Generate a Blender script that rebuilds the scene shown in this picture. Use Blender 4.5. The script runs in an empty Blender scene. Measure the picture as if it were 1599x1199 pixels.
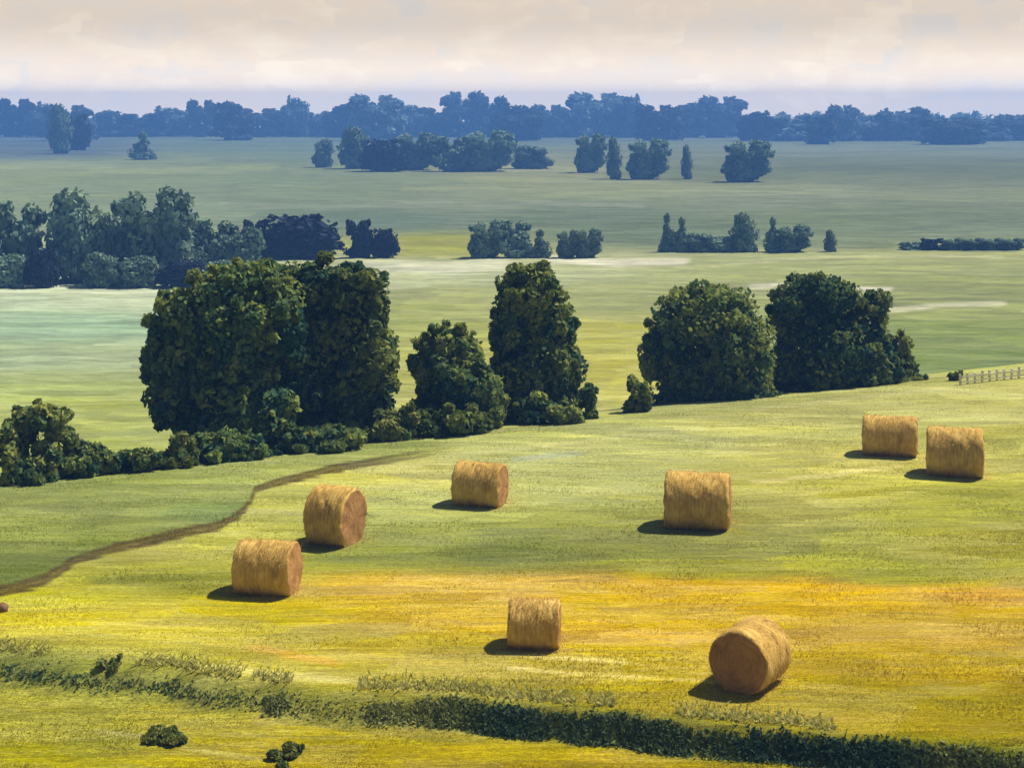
import bpy, math, random
import numpy as np
from mathutils import Vector
R = math.radians
scene = bpy.context.scene
C = scene.collection

# ------------------------------------------------------------------ camera, sky, sun, exposure
H = 12.8                      # eye height above the hay field
F, PX0, PY0 = 2600.0, 800.0, 170.0   # focal length and horizon of the photograph, in its own pixels
cam_d = bpy.data.cameras.new('camera'); cam = bpy.data.objects.new('camera', cam_d); C.objects.link(cam)
cam.location = (0, 0, H); cam.rotation_euler = (R(90), 0, 0)
cam_d.sensor_width = 36; cam_d.lens = 36*F/1599
cam_d.shift_y = -(599.5-PY0)/1599
cam_d.clip_start = .1; cam_d.clip_end = 20000
scene.camera = cam

SUN_EL, SUN_AZ = 57, 64       # azimuth clockwise from the view direction: from the right, beyond the bales
world = bpy.data.worlds.new('World'); scene.world = world; world.use_nodes = True
wn = world.node_tree; wn.nodes.clear()
def wnode(t, **kw):
    n = wn.nodes.new(t)
    for k, v in kw.items(): setattr(n, k, v)
    return n
w_out = wnode('ShaderNodeOutputWorld'); w_bg = wnode('ShaderNodeBackground'); w_bg.inputs[1].default_value = .05
sky = wnode('ShaderNodeTexSky', sky_type='NISHITA', sun_disc=False)
sky.sun_elevation = R(SUN_EL); sky.sun_rotation = R(SUN_AZ); sky.dust_density = 1.0; sky.air_density = 1.0
w_tc = wnode('ShaderNodeTexCoord'); w_sep = wnode('ShaderNodeSeparateXYZ')
wn.links.new(w_tc.outputs['Generated'], w_sep.inputs[0])
# thin high cloud: a cream veil, streaked along the horizon, thinning out overhead
w_map = wnode('ShaderNodeMapping'); w_map.inputs['Scale'].default_value = (15, 15, 34)
wn.links.new(w_tc.outputs['Generated'], w_map.inputs[0])
w_n = wnode('ShaderNodeTexNoise'); w_n.inputs['Scale'].default_value = 1.6; w_n.inputs['Detail'].default_value = 6; w_n.inputs['Roughness'].default_value = .62
wn.links.new(w_map.outputs[0], w_n.inputs['Vector'])
w_vor = wnode('ShaderNodeTexVoronoi', distance='CHEBYCHEV'); w_vor.inputs['Scale'].default_value = 2.4
w_mix0 = wnode('ShaderNodeMix', data_type='VECTOR'); w_mix0.inputs[0].default_value = .08
wn.links.new(w_map.outputs[0], w_mix0.inputs[4]); wn.links.new(w_n.outputs['Color'], w_mix0.inputs[5])
wn.links.new(w_mix0.outputs[1], w_vor.inputs['Vector'])
w_add = wnode('ShaderNodeMath', operation='MULTIPLY_ADD'); w_add.inputs[1].default_value = .28
w_vs = wnode('ShaderNodeSeparateColor'); wn.links.new(w_vor.outputs['Color'], w_vs.inputs[0])
wn.links.new(w_vs.outputs[0], w_add.inputs[0]); wn.links.new(w_n.outputs['Fac'], w_add.inputs[2])
w_ramp = wnode('ShaderNodeValToRGB')
CLOUD = [(.34, (11.0, 9.9, 8.5)), (.52, (12.1, 10.3, 8.1)), (.68, (12.6, 10.3, 7.6)), (.88, (13.6, 11.5, 8.5))]
e = w_ramp.color_ramp.elements
while len(e) < len(CLOUD): e.new(.5)
for el, (p, c) in zip(e, CLOUD): el.position = p; el.color = (*c, 1)
wn.links.new(w_add.outputs[0], w_ramp.inputs[0])
w_el = wnode('ShaderNodeMapRange'); w_el.inputs[1].default_value = .07; w_el.inputs[2].default_value = .30
w_el.inputs[3].default_value = .95; w_el.inputs[4].default_value = .06
wn.links.new(w_sep.outputs['Z'], w_el.inputs[0])
w_mix = wnode('ShaderNodeMix', data_type='RGBA')
# the veil lies ahead; behind the viewer the sky is clear
w_ah = wnode('ShaderNodeMapRange', interpolation_type='SMOOTHSTEP'); w_ah.inputs[1].default_value = .25; w_ah.inputs[2].default_value = .85
w_ah.inputs[3].default_value = .0; w_ah.inputs[4].default_value = 1; wn.links.new(w_sep.outputs['Y'], w_ah.inputs[0])
w_m2 = wnode('ShaderNodeMath', operation='MULTIPLY'); wn.links.new(w_el.outputs[0], w_m2.inputs[0]); wn.links.new(w_ah.outputs[0], w_m2.inputs[1])
wn.links.new(w_m2.outputs[0], w_mix.inputs[0]); wn.links.new(sky.outputs[0], w_mix.inputs[6]); wn.links.new(w_ramp.outputs[0], w_mix.inputs[7])
w_hz = wnode('ShaderNodeMapRange', interpolation_type='SMOOTHSTEP'); w_hz.inputs[1].default_value = .055; w_hz.inputs[2].default_value = .0   # the air glows brighter low down
w_hz.inputs[3].default_value = 1; w_hz.inputs[4].default_value = 2.1; wn.links.new(w_sep.outputs['Z'], w_hz.inputs[0])
w_vm = wnode('ShaderNodeVectorMath', operation='SCALE'); wn.links.new(w_mix.outputs[2], w_vm.inputs[0]); wn.links.new(w_hz.outputs[0], w_vm.inputs['Scale'])
wn.links.new(w_vm.outputs[0], w_bg.inputs[0]); wn.links.new(w_bg.outputs[0], w_out.inputs[0])

sun_d = bpy.data.lights.new('sun', 'SUN'); sun_d.energy = 5.0; sun_d.angle = R(.5); sun_d.color = (1, .93, .80)
sun = bpy.data.objects.new('sun', sun_d); C.objects.link(sun)
sdir = Vector((math.sin(R(SUN_AZ))*math.cos(R(SUN_EL)), math.cos(R(SUN_AZ))*math.cos(R(SUN_EL)), math.sin(R(SUN_EL))))
sun.rotation_euler = sdir.to_track_quat('Z', 'Y').to_euler(); sun.location = (60, 60, 80)
vs = scene.view_settings; vs.view_transform = 'Standard'; vs.look = 'None'; vs.exposure = .5; vs.gamma = 1; vs.use_curve_mapping = False
scene.cycles.use_denoising = True
scene.cycles.max_bounces = 6; scene.cycles.volume_bounces = 0; scene.cycles.diffuse_bounces = 3
scene.cycles.transparent_max_bounces = 8

# ------------------------------------------------------------------ helpers
def lin(c):
    c = np.asarray(c, float)/255
    return np.where(c <= .04045, c/12.92, ((c+.055)/1.055)**2.4)

def hash2(i, j, seed):
    n = (i.astype(np.int64)*374761393 + j.astype(np.int64)*668265263 + seed*982451653) & 0x7fffffff
    n = ((n ^ (n >> 13))*1274126177) & 0x7fffffff
    n = (n ^ (n >> 16)) & 0xffff
    return n/65535.0
def vnoise(x, y, seed=0):
    i, j = np.floor(x), np.floor(y); fx, fy = x-i, y-j
    fx = fx*fx*(3-2*fx); fy = fy*fy*(3-2*fy)
    a, b = hash2(i, j, seed), hash2(i+1, j, seed); c, d = hash2(i, j+1, seed), hash2(i+1, j+1, seed)
    return (a*(1-fx)+b*fx)*(1-fy)+(c*(1-fx)+d*fx)*fy
def fnoise(x, y, seed=0, o=4):
    t, a, s = 0, .5, 0
    for k in range(o):
        t = t+a*vnoise(x*2**k, y*2**k, seed+k*17); s += a; a *= .5
    return t/s-.5
def sstep(a, b, x):
    t = np.clip((np.asarray(x, float)-a)/(b-a), 0, 1); return t*t*(3-2*t)

PLAIN = -9.0
def edge_y(x): return 64.8+.605*x
def bank_y(x):
    x = np.asarray(x, float)
    return 35.65-.24*np.clip(x, -40, 40)+.9*fnoise(x*.22, x*0+3.3, 5, 2)+.5*fnoise(x*.9, x*0+7.7, 6, 3)
def ground_z(x, y):
    x = np.asarray(x, float); y = np.asarray(y, float)
    s = (y-edge_y(np.clip(x, -60, 60)))/1.169
    z = PLAIN*sstep(-1.0, 40, s)
    wb = .30+.35*sstep(3, -9, x)
    z = z-.55*sstep(wb, -wb, y-bank_y(x))
    z = z+.10*fnoise(x*.15, y*.15, 1, 3)*sstep(25, 34, y)
    k = sstep(32, 0, y)
    z = z*(1-k)+(11.15)*k
    z = z+1.2*fnoise(x*.004, y*.004, 2, 3)*sstep(140, 400, y)
    return z
def gz(x, y): return float(ground_z(x, y))
def at(px, py, Y): return Vector(((px-PX0)/F*Y, Y, H-(py-PY0)/F*Y))

def mesh_obj(name, verts, faces, m, parent=None, smooth=False, loc=None):
    me = bpy.data.meshes.new(name); me.from_pydata(verts, [], faces); me.update()
    if smooth: me.polygons.foreach_set('use_smooth', [True]*len(me.polygons))
    if m: me.materials.append(m)
    o = bpy.data.objects.new(name, me); C.objects.link(o)
    if parent: o.parent = parent
    if loc is not None: o.location = loc
    return o
def np_mesh(name, V, Fc, k):
    """V (n,3), Fc (m,k) -> mesh, fast"""
    me = bpy.data.meshes.new(name); n, m = len(V), len(Fc)
    me.vertices.add(n); me.vertices.foreach_set('co', np.ascontiguousarray(V, np.float32).ravel())
    me.loops.add(m*k); me.loops.foreach_set('vertex_index', np.ascontiguousarray(Fc, np.int32).ravel())
    me.polygons.add(m); me.polygons.foreach_set('loop_start', np.arange(0, m*k, k, dtype=np.int32))
    me.polygons.foreach_set('loop_total', np.full(m, k, np.int32))
    me.update(calc_edges=True); return me
def tag(o, label=None, cat=None, group=None, kind=None):
    for k, v in (('label', label), ('category', cat), ('group', group), ('kind', kind)):
        if v: o[k] = v
    return o
def empty(name, loc):
    o = bpy.data.objects.new(name, None); C.objects.link(o); o.location = loc; o.empty_display_size = .3; return o

# ------------------------------------------------------------------ materials
def mat(name, rough=.85):
    m = bpy.data.materials.new(name); m.use_nodes = True; nt = m.node_tree
    b = nt.nodes['Principled BSDF']; b.inputs['Roughness'].default_value = rough; b.inputs['Specular IOR Level'].default_value = .03
    return m, nt, b
def N(nt, t, **kw):
    n = nt.nodes.new(t)
    for k, v in kw.items():
        if isinstance(k, str) and k.startswith('i_'): n.inputs[k[2:]].default_value = v
        else: setattr(n, k, v)
    return n
def ramp(nt, stops):
    r = nt.nodes.new('ShaderNodeValToRGB'); e = r.color_ramp.elements
    while len(e) < len(stops): e.new(.5)
    for el, (p, c) in zip(e, stops): el.position = p; el.color = (*c, 1)
    return r

def ground_material():
    m, nt, b = mat('field_grass', .95); L = nt.links.new
    at_ = N(nt, 'ShaderNodeAttribute', attribute_name='field')
    geo = N(nt, 'ShaderNodeNewGeometry')
    cur = at_.outputs['Color']
    def layer(scale, amt, seed, metric='CHEBYCHEV', warp=.25):
        nonlocal cur
        mp = N(nt, 'ShaderNodeMapping'); mp.inputs['Scale'].default_value = scale; mp.inputs['Location'].default_value = (seed, seed*1.7, 0)
        mp.inputs['Rotation'].default_value = (0, 0, R(-4+seed % 3*3))
        L(geo.outputs['Position'], mp.inputs[0])
        nz = N(nt, 'ShaderNodeTexNoise', i_Scale=1.4, i_Detail=3.0)
        L(mp.outputs[0], nz.inputs['Vector'])
        mx = N(nt, 'ShaderNodeMix', data_type='VECTOR'); mx.inputs[0].default_value = warp
        L(mp.outputs[0], mx.inputs[4]); L(nz.outputs['Color'], mx.inputs[5])
        v = N(nt, 'ShaderNodeTexVoronoi', distance=metric, voronoi_dimensions='2D', i_Scale=1.0)
        L(mx.outputs[1], v.inputs['Vector'])
        hs = N(nt, 'ShaderNodeHueSaturation')
        sp = N(nt, 'ShaderNodeSeparateColor'); L(v.outputs['Color'], sp.inputs[0])
        for k, (inp, lo, hi) in enumerate((('Value', 1-amt, 1+amt), ('Hue', .5-.003*amt/.15, .5+.003*amt/.15), ('Saturation', 1-amt*.40, 1+amt*.30))):
            mr = N(nt, 'ShaderNodeMapRange'); mr.inputs[3].default_value = lo; mr.inputs[4].default_value = hi
            L(sp.outputs[k], mr.inputs[0]); L(mr.outputs[0], hs.inputs[inp])
        L(cur, hs.inputs['Color']); cur = hs.outputs['Color']
    layer((.022, .030, 1), .12, 3)
    layer((.16, .42, 1), .17, 11)
    layer((.45, 1.5, 1), .15, 23)
    layer((1.3, 5.0, 1), .12, 37)
    # fine stalks drawn out along the mowing direction
    for sc, amt in (((.6, 7.0, 1), .28), ((6., 22., 1), .50), ((26., 36., 1), .62)):
        mp = N(nt, 'ShaderNodeMapping'); mp.inputs['Scale'].default_value = sc; L(geo.outputs['Position'], mp.inputs[0])
        nz = N(nt, 'ShaderNodeTexNoise', i_Scale=1.0, i_Detail=4.0, i_Roughness=.6); L(mp.outputs[0], nz.inputs['Vector'])
        mr = N(nt, 'ShaderNodeMapRange'); mr.inputs[1].default_value = .25; mr.inputs[2].default_value = .75
        mr.inputs[3].default_value = 1-amt; mr.inputs[4].default_value = 1+amt
        L(nz.outputs['Fac'], mr.inputs[0])
        hs = N(nt, 'ShaderNodeHueSaturation'); L(cur, hs.inputs['Color']); L(mr.outputs[0], hs.inputs['Value']); cur = hs.outputs['Color']
        last = nz
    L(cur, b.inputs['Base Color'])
    mp = N(nt, 'ShaderNodeMapping'); mp.inputs['Scale'].default_value = (2.0, 5., 1); L(geo.outputs['Position'], mp.inputs[0])
    nz = N(nt, 'ShaderNodeTexNoise', i_Scale=1.0, i_Detail=6.0, i_Roughness=.7); L(mp.outputs[0], nz.inputs['Vector'])
    bp = N(nt, 'ShaderNodeBump', i_Strength=.35, i_Distance=.25); L(nz.outputs['Fac'], bp.inputs['Height']); L(bp.outputs[0], b.inputs['Normal'])
    return m
M_ground = ground_material()

def leaf_material(name, cols, trans=.12, spread=.2):
    m, nt, b = mat(name, .7); L = nt.links.new
    a = N(nt, 'ShaderNodeAttribute', attribute_name='tint')
    r = ramp(nt, [(i/(len(cols)-1), c) for i, c in enumerate(cols)]); L(a.outputs['Fac'], r.inputs[0])
    oi = N(nt, 'ShaderNodeObjectInfo'); hs = N(nt, 'ShaderNodeHueSaturation')
    mr = N(nt, 'ShaderNodeMapRange'); mr.inputs[3].default_value = 1-spread; mr.inputs[4].default_value = 1+spread
    L(oi.outputs['Random'], mr.inputs[0]); L(mr.outputs[0], hs.inputs['Value'])
    geo = N(nt, 'ShaderNodeNewGeometry')
    nz = N(nt, 'ShaderNodeTexNoise', i_Scale=9.0, i_Detail=3.0); L(geo.outputs['Position'], nz.inputs['Vector'])
    m2 = N(nt, 'ShaderNodeMix', data_type='RGBA', blend_type='MULTIPLY'); m2.inputs[0].default_value = 1
    r2 = ramp(nt, [(.3, (.6, .6, .6)), (.7, (1.35, 1.35, 1.35))]); L(nz.outputs['Fac'], r2.inputs[0])
    L(r.outputs[0], hs.inputs['Color']); L(hs.outputs[0], m2.inputs[6]); L(r2.outputs[0], m2.inputs[7]); L(m2.outputs[2], b.inputs['Base Color'])
    tr = N(nt, 'ShaderNodeBsdfTranslucent'); L(m2.outputs[2], tr.inputs[0])
    mx = N(nt, 'ShaderNodeMixShader'); mx.inputs[0].default_value = trans
    out = nt.nodes['Material Output']; L(b.outputs[0], mx.inputs[1]); L(tr.outputs[0], mx.inputs[2]); L(mx.outputs[0], out.inputs[0])
    return m
M_leaf = leaf_material('summer_foliage', [(.018, .058, .05), (.05, .115, .058), (.145, .20, .055), (.28, .31, .065), (.115, .175, .09)], .35)
M_leafy = leaf_material('yellowing_foliage', [(.04, .085, .045), (.10, .15, .045), (.23, .24, .05), (.15, .2, .07)], .3)
M_far = leaf_material('far_foliage', [(.11, .18, .16), (.155, .235, .17), (.20, .28, .18), (.24, .31, .18)], .15)  # leaf tones lightened to stand in for distance haze
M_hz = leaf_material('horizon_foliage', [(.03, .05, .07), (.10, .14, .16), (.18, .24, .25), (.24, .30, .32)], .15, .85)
M_navy = leaf_material('dark_navy_foliage', [(.016, .02, .045), (.024, .032, .055), (.035, .05, .065)], .05)  # very dark navy leaf tones
M_sedge = leaf_material('bank_sedge', [(.018, .048, .042), (.045, .085, .045), (.12, .155, .055), (.26, .27, .085)], .3)
M_dry = leaf_material('pale_tall_grass', [(.30, .31, .07), (.42, .40, .11), (.52, .48, .18)], .45)
M_grass = leaf_material('mown_grass', [(.20, .20, .03), (.28, .26, .035), (.38, .31, .04), (.45, .40, .09)], .2)

def bark_material():
    m, nt, b = mat('bark', .9); L = nt.links.new
    tc = N(nt, 'ShaderNodeTexCoord'); mp = N(nt, 'ShaderNodeMapping'); mp.inputs['Scale'].default_value = (6, 6, 1.2); L(tc.outputs['Object'], mp.inputs[0])
    nz = N(nt, 'ShaderNodeTexNoise', i_Scale=2.0, i_Detail=6.0); L(mp.outputs[0], nz.inputs['Vector'])
    r = ramp(nt, [(.3, (.02, .016, .013)), (.7, (.08, .062, .045))]); L(nz.outputs['Fac'], r.inputs[0]); L(r.outputs[0], b.inputs['Base Color'])
    bp = N(nt, 'ShaderNodeBump', i_Strength=.6, i_Distance=.05); L(nz.outputs['Fac'], bp.inputs['Height']); L(bp.outputs[0], b.inputs['Normal'])
    return m
M_bark = bark_material()

def straw_material(name, c0, c1, c2, mode):
    m, nt, b = mat(name, .9); L = nt.links.new
    tc = N(nt, 'ShaderNodeTexCoord')
    if mode == 'side':
        mp = N(nt, 'ShaderNodeMapping'); mp.inputs['Scale'].default_value = (14, 3.2, 3.2); L(tc.outputs['Object'], mp.inputs[0])
        n1 = N(nt, 'ShaderNodeTexNoise', i_Scale=1.0, i_Detail=6.0, i_Roughness=.65); L(mp.outputs[0], n1.inputs['Vector'])
    else:   # coils of the rolled swath, seen end on
        sp = N(nt, 'ShaderNodeSeparateXYZ'); L(tc.outputs['Object'], sp.inputs[0])
        an = N(nt, 'ShaderNodeMath', operation='ARCTAN2'); L(sp.outputs['Y'], an.inputs[0]); zz = N(nt, 'ShaderNodeMath', operation='SUBTRACT'); zz.inputs[1].default_value = .7
        L(sp.outputs['Z'], zz.inputs[0]); L(zz.outputs[0], an.inputs[1])
        y2 = N(nt, 'ShaderNodeMath', operation='MULTIPLY'); L(sp.outputs['Y'], y2.inputs[0]); L(sp.outputs['Y'], y2.inputs[1])
        r2 = N(nt, 'ShaderNodeMath', operation='MULTIPLY_ADD'); L(zz.outputs[0], r2.inputs[0]); L(zz.outputs[0], r2.inputs[1]); L(y2.outputs[0], r2.inputs[2])
        rd = N(nt, 'ShaderNodeMath', operation='SQRT'); L(r2.outputs[0], rd.inputs[0])
        rs = N(nt, 'ShaderNodeMath', operation='MULTIPLY_ADD'); rs.inputs[1].default_value = .03; L(an.outputs[0], rs.inputs[0]); L(rd.outputs[0], rs.inputs[2])
        r3 = N(nt, 'ShaderNodeMath', operation='MULTIPLY'); r3.inputs[1].default_value = 17; L(rs.outputs[0], r3.inputs[0])
        a3 = N(nt, 'ShaderNodeMath', operation='MULTIPLY'); a3.inputs[1].default_value = 2.2; L(an.outputs[0], a3.inputs[0])
        cb = N(nt, 'ShaderNodeCombineXYZ'); L(r3.outputs[0], cb.inputs[0]); L(a3.outputs[0], cb.inputs[1])
        n1 = N(nt, 'ShaderNodeTexNoise', i_Scale=1.0, i_Detail=6.0, i_Roughness=.7); L(cb.outputs[0], n1.inputs['Vector'])
    n2 = N(nt, 'ShaderNodeTexNoise', i_Scale=2.3, i_Detail=5.0); L(tc.outputs['Object'], n2.inputs['Vector'])
    ad = N(nt, 'ShaderNodeMath', operation='MULTIPLY_ADD'); ad.inputs[1].default_value = .55
    L(n1.outputs['Fac'], ad.inputs[0])
    sc = N(nt, 'ShaderNodeMath', operation='MULTIPLY'); sc.inputs[1].default_value = .45; L(n2.outputs['Fac'], sc.inputs[0]); L(sc.outputs[0], ad.inputs[2])
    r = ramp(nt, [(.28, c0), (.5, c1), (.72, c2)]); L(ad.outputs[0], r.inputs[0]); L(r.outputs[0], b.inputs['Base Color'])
    n3 = N(nt, 'ShaderNodeTexNoise', i_Scale=30.0, i_Detail=4.0); L(tc.outputs['Object'], n3.inputs['Vector'])
    a2 = N(nt, 'ShaderNodeMath', operation='ADD'); L(n1.outputs['Fac'], a2.inputs[0]); L(n3.outputs['Fac'], a2.inputs[1])
    bp = N(nt, 'ShaderNodeBump', i_Strength=.6, i_Distance=.03); L(a2.outputs[0], bp.inputs['Height']); L(bp.outputs[0], b.inputs['Normal'])
    return m
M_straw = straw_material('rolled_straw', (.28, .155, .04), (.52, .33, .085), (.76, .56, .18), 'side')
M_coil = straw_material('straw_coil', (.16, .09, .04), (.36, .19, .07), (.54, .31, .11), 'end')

# ------------------------------------------------------------------ ground sheet
def build_ground():
    u = np.concatenate([np.linspace(-.75, -.36, 30, endpoint=False), np.linspace(-.36, .36, 600), np.linspace(.36, .75, 31)[1:]])
    yb = np.linspace(-30, 32, 40, endpoint=False)
    inv = np.linspace(1/32., 1/1750., 620)
    ys = np.concatenate([yb, 1/inv])
    U, Y = np.meshgrid(u, ys); X = U*(Y+42)
    Z = ground_z(X, Y)
    nu, nv = len(u), len(ys)
    idx = np.arange(nu*nv).reshape(nv, nu)
    Fc = np.stack([idx[:-1, :-1], idx[:-1, 1:], idx[1:, 1:], idx[1:, :-1]], -1).reshape(-1, 4)
    V = np.stack([X, Y, Z], -1).reshape(-1, 3)
    me = np_mesh('ground', V, Fc, 4)
    me.polygons.foreach_set('use_smooth', np.ones(len(Fc), bool))
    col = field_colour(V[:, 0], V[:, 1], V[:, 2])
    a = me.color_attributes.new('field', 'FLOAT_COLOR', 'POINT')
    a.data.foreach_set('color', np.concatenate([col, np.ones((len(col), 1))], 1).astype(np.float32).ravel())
    me.materials.append(M_ground)
    o = bpy.data.objects.new('ground', me); C.objects.link(o); tag(o, kind='structure')
    return o

# what grows where: (column, row) on the photograph, and the colour the crop has there; hay field first, plain second
HAY = [
 # upper pale sward
 (1500, 620, (196, 194, 116)), (1250, 655, (192, 192, 116)), (1000, 690, (190, 192, 122)), (760, 705, (190, 192, 118)), (640, 735, (200, 196, 108)),
 (1560, 690, (178, 176, 92)), (1250, 715, (194, 190, 104)), (900, 740, (178, 182, 112)), (620, 790, (180, 184, 110)),
 (1300, 760, (188, 184, 88)), (1520, 790, (164, 164, 72)), (950, 800, (168, 172, 94)), (1200, 800, (172, 170, 84)), (700, 830, (160, 166, 92)),
 (1300, 850, (152, 154, 72)), (1000, 860, (146, 152, 70)), (800, 870, (136, 146, 72)), (600, 870, (150, 158, 70)), (1540, 860, (160, 156, 70)),
 (1400, 890, (148, 150, 66)), (1100, 885, (148, 148, 62)),
 # left of the field, by the track
 (460, 780, (188, 188, 100)), (330, 850, (192, 190, 92)), (220, 890, (178, 178, 70)), (120, 930, (200, 196, 70)), (280, 900, (150, 152, 60)),
 # golden stubble
 (640, 920, (206, 176, 64)), (850, 925, (212, 170, 66)), (1050, 925, (212, 166, 62)), (1250, 935, (212, 168, 66)), (1500, 955, (202, 158, 62)),
 (500, 950, (196, 182, 60)), (700, 970, (200, 174, 54)), (1000, 975, (198, 160, 50)), (1350, 985, (192, 156, 52)), (1560, 990, (190, 158, 60)),
 (320, 960, (192, 184, 76)), (100, 970, (190, 186, 66)), (200, 1000, (180, 178, 72)), 
 # olive lower field
 (420, 1010, (182, 170, 52)), (700, 1030, (176, 166, 52)), (950, 1040, (170, 160, 52)), (1300, 1030, (178, 156, 46)), (1520, 1040, (176, 156, 50)),
 (60, 1015, (148, 156, 74)), (260, 1030, (176, 172, 74)), (600, 1060, (178, 174, 70)), (850, 1085, (152, 150, 58)), (1250, 1080, (164, 156, 60)), (1500, 1095, (160, 154, 56)),
 # this side of the bank
 (80, 1100, (160, 156, 52)), (300, 1120, (158, 150, 42)), (600, 1150, (162, 158, 54)), (150, 1150, (172, 168, 62)), (350, 1175, (178, 164, 56)),
 (700, 1180, (166, 158, 46)), (950, 1180, (160, 152, 46)), (60, 1185, (170, 164, 52)), (1200, 1195, (150, 146, 50)), (1550, 1198, (120, 126, 50)),
]
LEFT = [(60, 800, (150, 158, 88)), (200, 790, (152, 162, 92)), (330, 760, (160, 168, 98)), (500, 725, (170, 176, 104)), (330, 800, (130, 148, 86)),
        (80, 850, (136, 146, 74)), (220, 825, (138, 148, 74)), (40, 890, (114, 128, 56)), (130, 850, (130, 142, 68))]
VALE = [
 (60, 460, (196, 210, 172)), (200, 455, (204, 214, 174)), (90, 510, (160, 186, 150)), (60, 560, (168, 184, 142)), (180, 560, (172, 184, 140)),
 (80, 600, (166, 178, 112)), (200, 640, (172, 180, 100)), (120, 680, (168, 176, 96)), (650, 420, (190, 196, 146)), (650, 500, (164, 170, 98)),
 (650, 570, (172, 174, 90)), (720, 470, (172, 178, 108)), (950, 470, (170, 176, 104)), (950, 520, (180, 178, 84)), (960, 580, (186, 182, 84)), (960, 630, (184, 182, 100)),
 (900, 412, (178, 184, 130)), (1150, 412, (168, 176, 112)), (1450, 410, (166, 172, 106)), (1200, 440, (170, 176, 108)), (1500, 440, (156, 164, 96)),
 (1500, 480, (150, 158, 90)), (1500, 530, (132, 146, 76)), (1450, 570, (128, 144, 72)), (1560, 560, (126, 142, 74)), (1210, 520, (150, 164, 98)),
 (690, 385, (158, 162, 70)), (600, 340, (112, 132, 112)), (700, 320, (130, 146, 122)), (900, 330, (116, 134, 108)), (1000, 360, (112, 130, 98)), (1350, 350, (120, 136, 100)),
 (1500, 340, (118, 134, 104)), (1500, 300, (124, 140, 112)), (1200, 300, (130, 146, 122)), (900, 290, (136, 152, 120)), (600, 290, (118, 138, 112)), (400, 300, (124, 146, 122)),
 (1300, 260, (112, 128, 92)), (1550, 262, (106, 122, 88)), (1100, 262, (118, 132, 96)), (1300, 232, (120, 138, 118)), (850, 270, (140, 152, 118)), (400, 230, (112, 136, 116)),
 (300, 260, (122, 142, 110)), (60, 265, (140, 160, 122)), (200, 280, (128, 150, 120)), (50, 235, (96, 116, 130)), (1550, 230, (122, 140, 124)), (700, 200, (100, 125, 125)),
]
ALB = .62
def scatter_mix(px, py, pts, sx, sy):
    acc = np.zeros((len(px), 3)); wt = np.zeros(len(px))+1e-12
    for (cx, cy, c) in pts:
        d = ((px-cx)/sx)**2+((py-cy)/sy)**2
        w = 1/(d*d+.02); acc += w[:, None]*lin(c); wt += w
    return acc/wt[:, None]
def poly_dist(px, py, line, ysc=1.0):
    d = np.full(len(px), 1e9)
    for (x0, y0), (x1, y1) in zip(line[:-1], line[1:]):
        dx, dy = x1-x0, (y1-y0)*ysc; t = np.clip(((px-x0)*dx+(py-y0)*ysc*dy)/(dx*dx+dy*dy), 0, 1)
        d = np.minimum(d, np.hypot(px-x0-t*dx, (py-y0)*ysc-t*dy))
    return d
def line_y(px, line):
    return np.interp(px, [p[0] for p in line], [p[1] for p in line])
TRACK = [(-300, 990), (30, 915), (70, 905), (120, 872), (180, 855), (240, 842), (345, 820), (385, 795), (398, 765), (440, 752), (520, 732), (640, 712), (700, 703)]
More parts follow.
